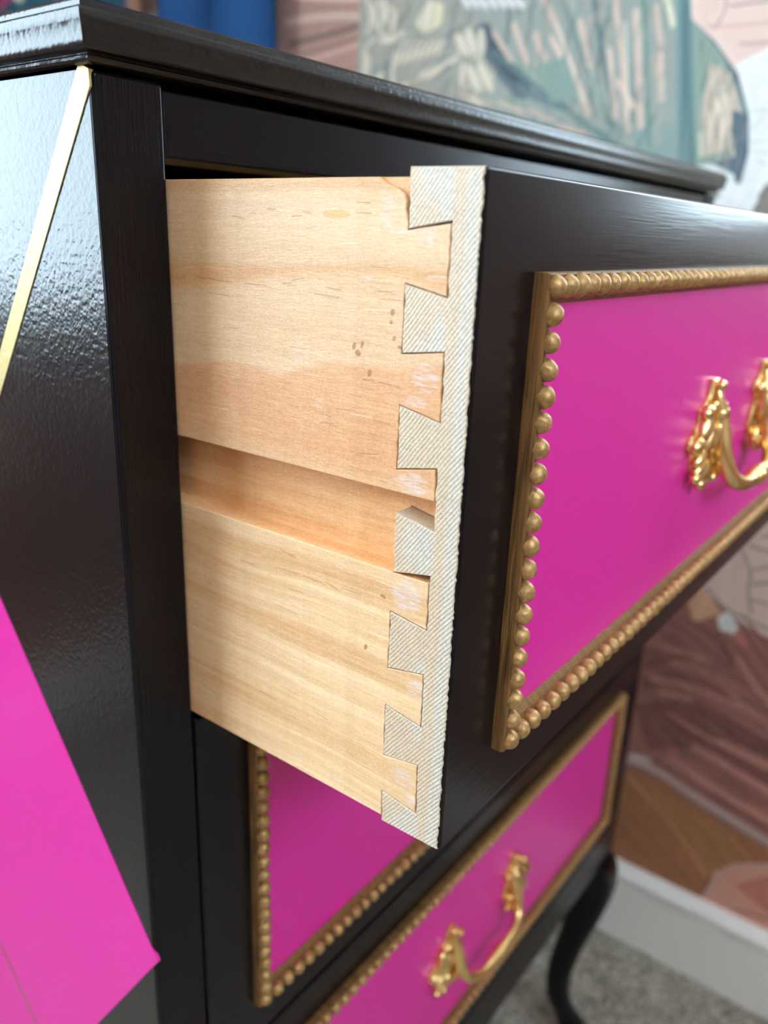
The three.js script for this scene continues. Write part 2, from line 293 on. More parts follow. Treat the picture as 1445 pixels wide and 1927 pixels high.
    s([240,234,214],3,[-266,1033,-251,944]);
    s([240,232,203],8,[-231,1051,-222,1037,-219,1026]);
    f([142,162,148],[-198,1026,-179,1011,-158,984,-139,948,-131,894,-169,904,-181,913]);
    f([210,192,173],[-177,989,-161,979,-148,953,-146,921,-169,915,-178,959]);
    s([240,219,197],5,[-174,976,-166,949]);
    s([240,219,197],5,[-165,971,-153,940]);
    s([240,219,197],5,[-173,949,-166,922]);
    s([240,219,197],5,[-161,944,-156,917]);
    s([240,219,197],5,[-179,932,-175,913]);
    s([240,219,197],5,[-150,946,-144,926]);
    f([96,111,124],[-150,948,-136,939,-131,908,-136,887,-173,900,-146,908]);
    s([233,206,189],4,[-152,931,-146,912]);
    s([80,98,111],6,[-201,1030,-177,1010,-156,983,-137,945,-132,917,-135,887]);
    s([98,131,135],19,[-215,1070,-203,991,-188,900]);
    s([118,153,153],4,[-219,1062,-195,909]);
    f([240,240,234],[-185,900,-164,903,-144,894,-142,887,-159,890]);
    mottle([-410,1086,-393,1036,-322,952,-211,909,-227,1063],170,[[196,174,158],[180,164,152],[98,112,114],[132,150,138],[160,150,140]],1.5,8,34,2,5,0.38);
    mottle([-196,1017,-155,979,-137,939,-139,894,-177,909],60,[[200,180,162],[150,142,130],[96,108,114]],1.5,6,26,2,5,0.4);
    e([232,221,201],-451,1031,-88,30,13);
    e([232,221,201],-440,1033,-112,30,13);
    e([232,221,201],-427,1031,-143,28,11);
    e([232,221,201],-434,997,-97,34,13);
    e([232,221,201],-419,997,-95,39,12);
    e([232,221,201],-449,1001,-157,28,9);
    e([232,221,201],-499,1064,-179,33,15);
    e([232,221,201],-486,1007,-272,30,8);
    e([232,221,201],-576,1072,-137,30,10);
    e([232,221,201],-559,1075,-137,30,10);
    e([232,221,201],-546,1063,-175,27,8);
    e([232,221,201],-587,1021,-170,32,10);
    e([232,221,201],-554,1045,0,28,9);
    e([232,221,201],-567,1005,-239,22,9);
    e([232,221,201],-530,992,-213,19,9);
    e([232,221,201],-429,974,-46,25,7);
    e([230,219,199],-538,1025,117,21,7);
    e([230,219,199],-528,1026,115,20,7);
    e([230,219,199],-518,1027,113,19,7);
    e([230,219,199],-509,1028,118,18,7);
    e([230,219,199],-499,1029,113,19,7);
    e([230,219,199],-490,1030,108,17,7);
    e([230,219,199],-481,1031,113,17,7);
    e([240,240,236],-450,1071,-82,19,7);
    e([240,240,236],-439,1070,-82,19,7);
    e([240,240,236],-428,1068,-86,20,7);
    e([240,240,236],-416,1067,-86,18,7);
    e([240,240,236],-405,1066,-86,18,7);
    e([240,240,236],-395,1065,-82,19,7);
    e([240,240,236],-384,1063,-79,18,7);
    f([240,210,197],[-208,1069,-200,1030,-177,1011,-153,984,-64,984,-77,1051]);
    f([240,240,240],[-153,987,-135,945,-130,914,-133,885,-142,887,-108,853,-36,846,-66,994,-129,997]);
    s([137,122,122],2,[-175,1048,-169,1029,-181,1019]);
    s([137,122,122],2,[-169,1036,-138,1036,-74,1036]);
    s([217,173,164],3,[-188,1022,-155,1017,-112,1021]);
    s([217,184,175],5,[-155,1004,-132,1003,-92,1003]);
    s([197,192,188],1,[-138,949,-112,949]);
    s([197,192,188],1,[-134,934,-120,946]);
    s([197,192,188],1,[-129,916,-105,912]);
    s([197,192,188],1,[-134,923,-107,924]);
    s([197,192,188],1,[-124,908,-97,894]);
    s([197,192,188],1,[-132,990,-62,976]);
    s([197,192,188],1,[-129,973,-58,956]);
    s([113,118,122],2,[-142,885,-132,884,-116,875]);
    f([240,240,240],[-159,885,-156,891,-135,881,-138,877]);
    f([140,131,120],[-118,871,-111,885,-71,894,-59,832,-116,844]);
    s([113,118,122],2,[-117,862,-117,876,-105,889]);
    f([240,240,240],[-156,869,-144,884,-125,884,-119,874,-126,860,-145,861]);
    f([160,106,96],[-190,348,-56,574,47,640,213,260,12,193,-171,200]);
    f([132,83,78],[-154,320,-108,346,-13,333,110,340,120,294,-1,264,-126,260]);
    f([235,206,193],[-118,480,-56,572,25,645,61,468,-35,454,-63,463,-93,480]);
    s([160,142,137],4,[-74,538,-59,517,-63,498,-53,473]);
    s([160,142,137],4,[-68,545,-50,540,-14,546]);
    s([160,142,137],4,[-59,520,-48,527,-4,543]);
    s([160,142,137],4,[-57,505,-45,511,0,522]);
    s([160,142,137],4,[-101,487,-78,468,-60,466,-33,460]);
    s([160,142,137],4,[-56,557,-11,580]);
    s([160,142,137],4,[-55,487,-13,489]);
    f([224,172,139],[-115,465,-104,483,-85,464,-107,447]);
    f([193,124,116],[-76,456,-62,451,-51,436,-66,437]);
    f([235,235,235],[-83,457,-76,465,-64,455,-69,445,-79,447]);
    s([114,73,70],3,[-133,437,-88,421,-63,402,-62,415,-83,440]);
    s([114,73,70],3,[-119,445,-82,432,-55,410]);
    s([114,73,70],3,[-72,444,-40,412,-20,388]);
    s([114,73,70],3,[-67,460,-26,419]);
    s([114,73,70],3,[-60,468,-30,441]);
    s([114,73,70],3,[-95,443,-47,390,-17,370]);
    s([114,73,70],3,[-144,423,-106,407]);
    s([114,73,70],3,[-107,446,-70,430]);
    s([111,73,68],5,[-153,373,-125,399,-105,401]);
    s([111,73,68],5,[-124,375,-79,380,-17,369]);
    s([111,73,68],5,[-151,350,-99,359,-10,331]);
    s([111,73,68],5,[-133,330,-120,300,-87,285,-33,276]);
    s([111,73,68],5,[-83,332,-36,322,-4,324]);
    s([111,73,68],5,[-102,342,-48,330]);
    s([111,73,68],5,[-67,308,-5,303]);
    s([193,134,119],7,[-152,403,-121,407,-86,405]);
    s([193,134,119],7,[-122,388,-81,392,-20,385]);
    s([193,134,119],7,[-144,362,-100,369,-43,363]);
    s([193,134,119],7,[-117,325,-74,312,-5,303]);
    s([193,134,119],7,[-58,418,-18,376]);
    s([193,134,119],7,[-77,388,-14,352]);
    s([193,134,119],7,[-133,349,-97,352]);
    f([165,106,96],[-157,245,-105,284,-65,295,-3,277,8,212,-66,230]);
    s([206,147,134],11,[-108,270,-64,255,6,241]);
    s([206,147,134],11,[-83,296,-41,286,0,277]);
    s([206,147,134],11,[-57,313,-6,309]);
    s([108,78,78],4,[-96,287,-49,268,3,259]);
    s([108,78,78],4,[-126,260,-68,242,7,232]);
    s([108,78,78],4,[-106,291,-92,279]);
    s([185,165,162],15,[-157,247,-118,249,-73,231,10,215]);
    s([121,101,101],3,[-152,234,-117,236,-65,222,12,207]);
    s([219,198,196],10,[-150,253,-131,256]);
    f([167,111,75],[-175,229,-116,233,-71,219,10,205,132,236,163,89,31,85,-40,101,-175,68]);
    s([190,137,93],6,[-150,223,-94,190,-45,137]);
    s([190,137,93],6,[-134,220,-83,190,-39,141]);
    s([190,137,93],6,[-118,217,-73,191,-32,146]);
    s([190,137,93],6,[-103,215,-63,191,-26,151]);
    s([190,137,93],6,[-87,212,-52,191,-20,155]);
    s([190,137,93],6,[-72,210,-42,192,-14,159]);
    s([190,137,93],5,[-57,207,-32,192,-7,164]);
    s([190,137,93],5,[-43,205,-23,192,-1,168]);
    s([190,137,93],5,[-28,202,-13,193,5,173]);
    s([132,83,55],2,[-142,222,-86,189,-41,139]);
    s([132,83,55],2,[-126,220,-75,189,-34,144]);
    s([132,83,55],2,[-110,217,-65,190,-28,149]);
    s([132,83,55],2,[-94,214,-55,190,-22,153]);
    s([132,83,55],2,[-79,212,-44,190,-16,158]);
    s([132,83,55],2,[-64,209,-35,191,-9,162]);
    s([132,83,55],2,[-50,207,-25,191,-3,166]);
    s([132,83,55],2,[-35,204,-15,191,3,171]);
    s([132,83,55],2,[-21,202,-5,192,9,175]);
    s([147,96,62],3,[-162,189,-103,142,-41,108]);
    s([147,96,62],3,[-165,156,-107,124]);
    f([221,160,144],[-45,106,-37,132,-35,147,-15,170,13,186,106,227,132,95,29,98]);
    f([198,124,111],[-10,143,16,169,93,192,106,128,23,129]);
    s([183,157,152],4,[-43,107,-37,124,-36,141,-16,168,13,186,69,211]);
    s([103,70,60],3,[-47,109,-41,124,-42,139]);
    s([157,106,98],3,[-11,110,25,120,85,129]);
    mottle([-156,399,-111,441,-24,393,5,232,-80,238,-145,258],150,[[150,104,94],[118,80,74],[170,124,112],[104,68,64]],2.75,14,60,1.5,5,0.35);
    mottle([-160,217,-116,231,-70,217,10,202,-11,175,-40,140,-46,105,-170,88],90,[[168,118,80],[140,94,62],[122,80,52]],2.5,20,70,1,3,0.35);
  });
  print.wrapS = print.wrapT = THREE.MirroredRepeatWrapping;
  const paper = new THREE.MeshStandardMaterial({ map: print, roughness: 0.75 });
  const papered = (g, ax) => { const p = g.attributes.position, uv = g.attributes.uv; for (let i = 0; i < p.count; i++) uv.setXY(i, ((ax === 'z' ? p.getZ(i) : -1.116 - (p.getX(i) - 0.684)) - P0 / 1000) / (SPAN / 1000), p.getY(i) / (SPAN / 1000)); return g; };
  const { x0, x1, z0, z1, h } = ROOM;
  const rz0 = 0.03, rz1 = 0.25, ry0 = 0.82, ry1 = 2.1;                                      // window in the papered wall, just out of the picture
  struct('wall_right', papered(solid([[x1, x1 + T, -0.02, h, z0 - T, rz0], [x1, x1 + T, -0.02, h, rz1, z1 + T], [x1, x1 + T, -0.02, ry0, rz0, rz1], [x1, x1 + T, ry1, h, rz0, rz1]]), 'z'), paper);
  const wx0 = -1.7, wx1 = -0.36, wy0 = 0.68, wy1 = 2.25;                                  // window opening beside the chest
  struct('wall_back', papered(solid([[x0 - T, wx0, -0.02, h, z0 - T, z0], [wx1, x1, -0.02, h, z0 - T, z0], [wx0, wx1, -0.02, wy0, z0 - T, z0], [wx0, wx1, wy1, h, z0 - T, z0]]), 'x'), paper);
  const fx0 = -1.3, fx1 = 0.25, fy0 = 1.5, fy1 = 2.35;                                                            // window behind the camera
  struct('wall_left', papered(solid([[x0 - T, x0, -0.02, h, z0, z1 + T]]), 'z'), paper);
  struct('wall_front', papered(solid([[x0, fx0, -0.02, h, z1, z1 + T], [fx1, x1, -0.02, h, z1, z1 + T], [fx0, fx1, -0.02, fy0, z1, z1 + T], [fx0, fx1, fy1, h, z1, z1 + T]]), 'x'), paper);
  struct('ceiling', solid([[x0 - T, x1 + T, h, h + T, z0 - T, z1 + T]]), new THREE.MeshStandardMaterial({ color: 0xf5efe4, roughness: 0.95 }));
  const white = new THREE.MeshPhysicalMaterial({ color: new THREE.Color().setRGB(0.9, 0.89, 0.86), roughness: 0.3 });
  const glass = new THREE.MeshPhysicalMaterial({ color: 0xffffff, transmission: 1, thickness: 0, roughness: 0, ior: 1.45 });
  const casement = (u0, u1, y0, y1, across) => { const fw = 0.04, bars = []; for (const [a, b, c, d] of [[u0, u1, y0, y0 + fw], [u0, u1, y1 - fw, y1], [u0, u0 + fw, y0 + fw, y1 - fw], [u1 - fw, u1, y0 + fw, y1 - fw]]) bars.push(across(a, b, c, d, -0.03, 0.03)); return bars; };
  const atBack = (a, b, c, d, e, f) => box(a, b, c, d, z0 - T / 2 + e, z0 - T / 2 + f);
  const w1 = struct('window_1', boxUV(merge(...casement(wx0, wx1, wy0, wy1, atBack))), white); mesh('window_pane', atBack(wx0 + 0.05, wx1 - 0.05, wy0 + 0.05, wy1 - 0.05, -0.002, 0.002), glass, w1);
  const atFront = (a, b, c, d, e, f) => box(a, b, c, d, z1 + T / 2 + e, z1 + T / 2 + f);
  const w3 = struct('window_3', boxUV(merge(...casement(fx0, fx1, fy0, fy1, atFront))), white); mesh('window_pane', atFront(fx0 + 0.04, fx1 - 0.04, fy0 + 0.04, fy1 - 0.04, -0.002, 0.002), glass, w3);
  const atRight = (a, b, c, d, e, f) => box(x1 + T / 2 + e, x1 + T / 2 + f, c, d, a, b);
  const w2 = struct('window_2', boxUV(merge(...casement(rz0, rz1, ry0, ry1, atRight))), white); mesh('window_pane', atRight(rz0 + 0.05, rz1 - 0.05, ry0 + 0.05, ry1 - 0.05, -0.002, 0.002), glass, w2);
  // carpet
  const pileC = dataTex(1024, 1024, (u, v) => { const a = vn(u * 70, v * 70, 70, 70, 51), b = vn(u * 240, v * 240, 240, 240, 52), k = vn(u * 26, v * 26, 26, 26, 53); const q = 0.82 + 0.1 * (k - 0.5) + 0.16 * (a - 0.5) + 0.5 * (b - 0.5); return [0.8 * q, 0.765 * q, 0.7 * q]; }, true, 0.5, 0.5);
  const pileB = dataTex(1024, 1024, (u, v) => vn(u * 120, v * 120, 120, 120, 54) * 0.6 + vn(u * 256, v * 256, 256, 256, 55) * 0.4, false, 0.5, 0.5);
  struct('floor', solid([[x0 - T, x1 + T, -0.1, 0, z0 - T, z1 + T]]), new THREE.MeshStandardMaterial({ map: pileC, bumpMap: pileB, bumpScale: 0.006, roughness: 1 }));
  // skirting with a rounded top
  const sk = (len) => { const s = new THREE.Shape(); s.moveTo(0, 0); s.lineTo(0.016, 0); s.lineTo(0.016, 0.082); s.quadraticCurveTo(0.0165, 0.088, 0.018, 0.091); s.quadraticCurveTo(0.019, 0.101, 0.008, 0.1035); s.lineTo(0, 0.1035); s.closePath(); return new THREE.ExtrudeGeometry(s, { depth: len, bevelEnabled: false, curveSegments: 8 }); };
  struct('baseboard_right', boxUV(sk(z1 - z0).rotateY(Math.PI).translate(x1, 0, z1)), white);
  struct('baseboard_back', boxUV(sk(x1 - x0 - 0.02).rotateY(-Math.PI / 2).translate(x1 - 0.02, 0, z0)), white);
}

// ---------------------------------------------------------------- the chest of drawers
const XR = 2.745, XO = 2.86, ZF = -0.586, ZB = -2.69, BASE = -3.28;
const CX = 1.3675, CZ = -1.64;
const chest = group('chest_of_drawers', null, CX * U, 0, CZ * U);
thing(chest, 'glossy black chest of drawers with magenta panels, beaded gold mouldings and a pulled-out top drawer', 'chest of drawers');
const own = (g) => g.translate(-CX, FLOOR, -CZ);            // from drawing coordinates to the chest's own
{
  const stileL = part('stile', own(rbox(-0.125, 0, BASE, 0.127, ZF - 0.07, ZF, 0.009)), M.stile, chest);
  part('stile', own(rbox(XR, XO, BASE, 0.127, ZF - 0.07, ZF, 0.009)), M.stile, chest);
  const side = part('side_panel', own(box(-0.1257, -0.06, BASE, 0.127, ZB, ZF - 0.0095)), M.side, chest, 'left side panel in orange-peel black gloss with a pink diamond and gold lines');
  const x0 = -0.1272, x1 = -0.12;
  part('diamond', own(slab([[-0.578, -1.523], [-1.626, 0.0], [-2.674, -1.523], [-1.626, -3.045]], x0, x1)), M.pink, side, 'large flat magenta diamond');
  const L = (z, y, s) => [z + 0.818 * s, y - 0.575 * s];
  part('gold_line', own(slab([L(-0.6, 0.126, -0.016), [-0.5905, 0.126], [-0.5905, 0.104], L(-1.161, -0.667, 0.015), L(-1.161, -0.667, -0.015)], x0 - 0.0006, x1)), M.tape, side, 'thin gold line from the top front corner');
  part('bronze_line', own(slab([[-1.073, -2.236], [-1.079, -2.245], [-2.196, -0.818], [-2.19, -0.81]], x0 - 0.0006, x1)), M.bronze, side, 'thin bronze line across the diamond');
  part('side_panel', own(box(XO - 0.065, XO - 0.0005, BASE, 0.127, ZB, ZF - 0.012)), M.side, chest, 'right side panel');
  part('back_panel', own(box(-0.06, XO - 0.065, BASE, 0.127, ZB, ZB + 0.04)), M.inside, chest);
  part('top_rail', own(rbox(0.001, XR - 0.001, 0.02, 0.117, ZF - 0.12, ZF - 0.006, 0.004)), M.black, chest);
  part('bottom_rail', own(rbox(0, XR, BASE, -3.045, ZF - 0.1, ZF - 0.001, 0.006)), M.black, chest);
  for (const y of [-1.0075, -2.0225]) part('divider_rail', own(box(0, XR, y - 0.055, y + 0.04, ZF - 0.62, ZF - 0.13)), M.inside, chest);
  // top: slab with a moulded edge
  const prof = [[-0.03, 0.126], [-0.02, 0.1305], [0.012, 0.131], [0.0165, 0.1325], [0.0185, 0.1355], [0.0185, 0.139], [0.016, 0.1415], [0.016, 0.143], [0.033, 0.1445], [0.0355, 0.148], [0.036, 0.156], [0.0375, 0.166], [0.0405, 0.176], [0.0425, 0.182], [0.0422, 0.189], [0.0395, 0.193], [0.036, 0.1945], [0.036, 0.1995], [0.034, 0.2035], [0.0305, 0.2062], [0.026, 0.207], [-0.1, 0.207]];
  const xs = [-0.125, XO - 0.05], zs = [ZF, ZB];
  const corner = (k, o, y) => { const ix = [0, 1, 1, 0][k], iz = [0, 0, 1, 1][k]; return [xs[ix] + (ix ? o : -o), y, zs[iz] + (iz ? -o : o)]; };
  part('top', own(merge(mitred(prof, corner), box(-0.06, XO - 0.08, 0.11, 0.2068, ZB + 0.06, ZF - 0.06))), M.edge, chest, 'overhanging top with a moulded edge');
  // cabriole legs
  const leg = (sx, sz) => {
    const ks = [[-3.24, 0.0, 0.105, 0.03], [-3.30, 0.03, 0.125, 0.04], [-3.40, 0.055, 0.125, 0.05], [-3.52, 0.062, 0.118, 0.06], [-3.68, 0.045, 0.102, 0.06], [-3.86, 0.015, 0.082, 0.055], [-4.04, -0.016, 0.074, 0.05], [-4.2, -0.028, 0.068, 0.045], [-4.34, -0.016, 0.068, 0.045], [-4.46, 0.02, 0.066, 0.05], [-4.56, 0.055, 0.082, 0.06], [-4.64, 0.07, 0.09, 0.066], [-4.69, 0.068, 0.086, 0.06], [-4.7, 0.066, 0.06, 0.05]];
    const crv = new THREE.CatmullRomCurve3(ks.map((k) => new THREE.Vector3(k[0], k[1], k[2])), false, 'catmullrom', 0.5), rows = 44, nseg = 28, pos = [], idx = [];
    for (let i = 0; i <= rows; i++) { const p = crv.getPoint(i / rows), pw = 3.4 - 1.2 * Math.min(1, i / rows * 2);
      for (let j = 0; j < nseg; j++) { const a = j / nseg * 2 * Math.PI, c = Math.cos(a), s = Math.sin(a), q = Math.pow(Math.pow(Math.abs(c), pw) + Math.pow(Math.abs(s), pw), -1 / pw); pos.push(sx * (p.y + c * q * p.z), p.x, sz * (p.y + s * q * p.z)); } }
    for (let i = 0; i < rows; i++) for (let j = 0; j < nseg; j++) { const a = i * nseg + j, b = i * nseg + (j + 1) % nseg, c = a + nseg, d = b + nseg; if (sx * sz > 0) idx.push(a, b, c, b, d, c); else idx.push(a, c, b, b, c, d); }
    const t = pos.length / 3; pos.push(0, -3.24, 0, sx * 0.066, -4.7, sz * 0.066);
    for (let j = 0; j < nseg; j++) { const a = j, b = (j + 1) % nseg, e = rows * nseg; if (sx * sz > 0) { idx.push(t, b, a); idx.push(t + 1, e + a, e + b); } else { idx.push(t, a, b); idx.push(t + 1, e + b, e + a); } }
    const g = new THREE.BufferGeometry(); g.setAttribute('position', new THREE.Float32BufferAttribute(pos, 3)); g.setIndex(idx); g.setAttribute('uv', new THREE.Float32BufferAttribute(new Float32Array(pos.length / 3 * 2), 2)); g.computeVertexNormals(); return g;
  };
  for (const [x, sx] of [[0.0, -1], [XO - 0.125, 1]]) for (const [z, sz] of [[ZF - 0.125, 1], [ZB + 0.125, -1]]) part('leg', own(leg(sx, sz).translate(x, 0, z)), M.black, chest);
}

// ---------------------------------------------------------------- drawers
const beadVariants = [];
for (let k = 0; k < 4; k++) {
  const g = new THREE.SphereGeometry(0.0172, 20, 14), p = g.attributes.position;
  for (let i = 0; i < p.count; i++) { const x = p.getX(i), y = p.getY(i), z = p.getZ(i), n = 1 + 0.06 * (vn(x * 130 + 40, y * 130 + 40 + k * 17, 997, 997, 61) + vn(z * 130 + 40, y * 130 + 90, 997, 997, 62 + k) - 1); p.setXYZ(i, x * n, y * n, z * n); }
  const q = mergeVertices(g.deleteAttribute('normal')); q.computeVertexNormals();
  const uv = q.attributes.uv; for (let i = 0; i < uv.count; i++) uv.setXY(i, uv.getX(i) * 0.02, uv.getY(i) * 0.01);
  beadVariants.push(scaled(q));
}
const FX0 = 0.145, FX1 = 2.6, FY0 = -0.885, FY1 = -0.123;     // outline of the gilded frame on a drawer front
function bead(parent, x, y, i) {
  const o = mesh('bead', beadVariants[i % 4], M.gold, parent);
  o.position.set(x * U, y * U, 0.0225 * U); o.rotation.set(i * 1.3, i * 0.7, i * 2.1); const s = rr(0.95, 1.05); o.scale.set(s, s, s); return o;
}
const lump = (x, y, z, a, b, c, turn = 0) => { const g = new THREE.SphereGeometry(1, 14, 10).scale(a, b, c); g.rotateZ(turn); return g.translate(x, y, z); };
function swept(pts, radii, seg = 40, sides = 10) {           // a bar whose thickness changes along its length
  const crv = new THREE.CatmullRomCurve3(pts.map((p) => new THREE.Vector3(...p))), g = new THREE.TubeGeometry(crv, seg, 1, sides, false), p = g.attributes.position;
  const fr = crv.computeFrenetFrames(seg, false);
  for (let i = 0; i <= seg; i++) { const c = crv.getPointAt(i / seg), f = i / seg * (radii.length - 1), a = Math.min(radii.length - 2, Math.floor(f)), r = radii[a] + (radii[a + 1] - radii[a]) * (f - a);
    for (let j = 0; j <= sides; j++) { const k = i * (sides + 1) + j; p.setXYZ(k, c.x + (p.getX(k) - c.x) * r, c.y + (p.getY(k) - c.y) * r, c.z + (p.getZ(k) - c.z) * r); } }
  g.computeVertexNormals(); return mergeGeometries([g, lump(...pts[0], radii[0], radii[0], radii[0]), lump(...pts[pts.length - 1], radii[radii.length - 1], radii[radii.length - 1], radii[radii.length - 1])]);
}
// one ornate back plate, left-hand: s = 1, right-hand: s = -1 (mirrored); origin at its middle on the drawer front
function plateGeometry(s) {
  const o = [[-0.012, 0.118], [0.012, 0.118], [0.02, 0.085], [0.034, 0.07], [0.05, 0.066], [0.052, 0.05], [0.036, 0.04], [0.034, 0.012], [0.044, -0.02], [0.05, -0.05], [0.038, -0.07], [0.026, -0.095], [0.004, -0.115], [-0.02, -0.105], [-0.034, -0.092], [-0.06, -0.082], [-0.07, -0.056], [-0.078, -0.03], [-0.098, -0.02], [-0.094, 0.0], [-0.072, 0.014], [-0.06, 0.034], [-0.062, 0.058], [-0.042, 0.066], [-0.024, 0.082]];
  const sh = new THREE.Shape(); sh.setFromPoints(new THREE.SplineCurve([...o, o[0]].map(([x, y]) => new THREE.Vector2(x, y))).getPoints(90));
  const plate = new THREE.ExtrudeGeometry(sh, { depth: 0.006, bevelEnabled: true, bevelThickness: 0.007, bevelSize: 0.007, bevelOffset: -0.004, bevelSegments: 3, curveSegments: 4 });
  const L = [plate,
    lump(0, 0.108, 0.02, 0.0125, 0.0125, 0.012), swept([[0, 0.1, 0.014], [0.002, 0.075, 0.02], [0.01, 0.045, 0.024]], [0.007, 0.012, 0.02], 12),
    lump(-0.052, 0.056, 0.018, 0.02, 0.016, 0.015, 0.5), lump(0.042, 0.056, 0.018, 0.014, 0.01, 0.01, -0.4), lump(-0.026, 0.062, 0.018, 0.02, 0.009, 0.01, 0.6),
    lump(-0.05, 0.02, 0.016, 0.02, 0.042, 0.018, -0.45), lump(-0.078, -0.014, 0.016, 0.024, 0.019, 0.016, 0.4), lump(-0.03, -0.01, 0.018, 0.018, 0.042, 0.018, -0.3),
    lump(-0.058, -0.046, 0.016, 0.026, 0.014, 0.015, 0.7), lump(-0.05, -0.072, 0.016, 0.026, 0.016, 0.016, 0.5), lump(-0.026, -0.082, 0.018, 0.018, 0.03, 0.016, -0.5), lump(0.0, -0.1, 0.018, 0.019, 0.022, 0.015, 0.2), lump(0.026, -0.07, 0.02, 0.012, 0.024, 0.012, 0.35),
    lump(0.012, 0.0, 0.024, 0.02, 0.04, 0.02), lump(-0.072, -0.09, 0.02, 0.013, 0.013, 0.013), lump(-0.036, -0.112, 0.02, 0.014, 0.014, 0.013), lump(0.036, -0.094, 0.026, 0.036, 0.014, 0.015, 0.7)];
  const g = merge(...L.map((q) => q.clone())).scale(1.32, 1.05, 1.1); if (s < 0) { g.scale(-1, 1, 1); const p = g.attributes.position, n = g.attributes.normal; for (let i = 0; i < p.count; i += 3) for (const a of [p, n]) { const t = [a.getX(i), a.getY(i), a.getZ(i)]; a.setXYZ(i, a.getX(i + 1), a.getY(i + 1), a.getZ(i + 1)); a.setXYZ(i + 1, ...t); } }
  return g;
}
function addHandle(d) {
  const xl = 1.09, xr = 1.555, y = -0.5, z = 0.002;
  part('handle_plate', plateGeometry(1).translate(xl, y, z), M.brass, d, 'leafy gold back plate');
  part('handle_plate', plateGeometry(-1).translate(xr, y, z), M.brass, d, 'leafy gold back plate');
  const xm = (xl + xr) / 2, a = xl + 0.018, b = xr - 0.018;
  const bar = [[a - 0.004, y + 0.06, 0.02], [a, y + 0.015, 0.034], [a, y - 0.05, 0.05], [a + 0.024, y - 0.108, 0.07], [a + 0.085, y - 0.136, 0.086], [xm, y - 0.14, 0.088], [b - 0.085, y - 0.136, 0.086], [b - 0.024, y - 0.108, 0.07], [b, y - 0.05, 0.05], [b, y + 0.015, 0.034], [b + 0.004, y + 0.06, 0.02]];
  const g = [swept(bar, [0.022, 0.022, 0.021, 0.019, 0.018, 0.018, 0.018, 0.019, 0.021, 0.022, 0.022], 70, 12)];
  for (const [k, r] of [[-2, 0.021], [-1, 0.025], [0, 0.028], [1, 0.025], [2, 0.021]]) g.push(lump(xm + k * 0.027, y - 0.14 + Math.abs(k) * 0.0008, 0.088, 0.0165, r, r));
  part('handle_bail', merge(...g), M.brass, d, 'swan-neck gold pull with a beaded middle');
}
function frontOf(d, loose) {
  part('front_panel', rbox(loose ? 0.0015 : 0.004, XR - 0.004, -1, 0, -0.032, 0, 0.006), M.front, d, 'glossy black drawer front');
  const corner = (k, u, o) => { const ix = [0, 1, 1, 0][k], iy = [0, 0, 1, 1][k]; return [ix ? FX1 - u : FX0 + u, iy ? FY1 - u : FY0 + u, o]; };
  const prof = [[0, -0.001], [0, 0.0195], [0.0025, 0.0235], [0.007, 0.024], [0.01, 0.017], [0.028, 0.016], [0.034, 0.013], [0.0445, 0.002], [0.0445, -0.001]];
  part('frame_moulding', mitred(prof, corner), M.goldWood, d, 'gilded frame moulding, brown wood showing on its edge');
  part('magenta_panel', box(FX0 + 0.04, FX1 - 0.04, FY0 + 0.04, FY1 - 0.04, -0.004, 0.0012), M.pink, d);
}
const PITCH = 0.0388;
function beads(d, want) {                                    // want(x, y) says 1 a bead of its own, 2 in the joined rest, 0 none
  const rest = [], u = 0.018, nx = Math.round((FX1 - FX0 - 2 * u) / PITCH), ny = Math.round((FY1 - FY0 - 2 * u) / PITCH), spots = [];
  for (let i = 0; i <= ny; i++) { const y = FY0 + u + (FY1 - FY0 - 2 * u) * i / ny; spots.push([FX0 + u, y], [FX1 - u, y]); }
  for (let i = 1; i < nx; i++) { const x = FX0 + u + (FX1 - FX0 - 2 * u) * i / nx; spots.push([x, FY0 + u], [x, FY1 - u]); }
  spots.forEach(([x, y], i) => { const w = want(x, y); if (w === 1) bead(d, x, y, i); else if (w === 2) rest.push(beadVariants[i % 4].clone().translate(x * U, y * U, 0.0225 * U)); });
  if (rest.length) { const o = mesh('bead_row', merge(...rest), M.gold, d); o.userData.kind = 'stuff'; }
}
const drawerAt = (y, z) => group('drawer', chest, -CX * U, (FLOOR + y) * U, (z - CZ) * U);

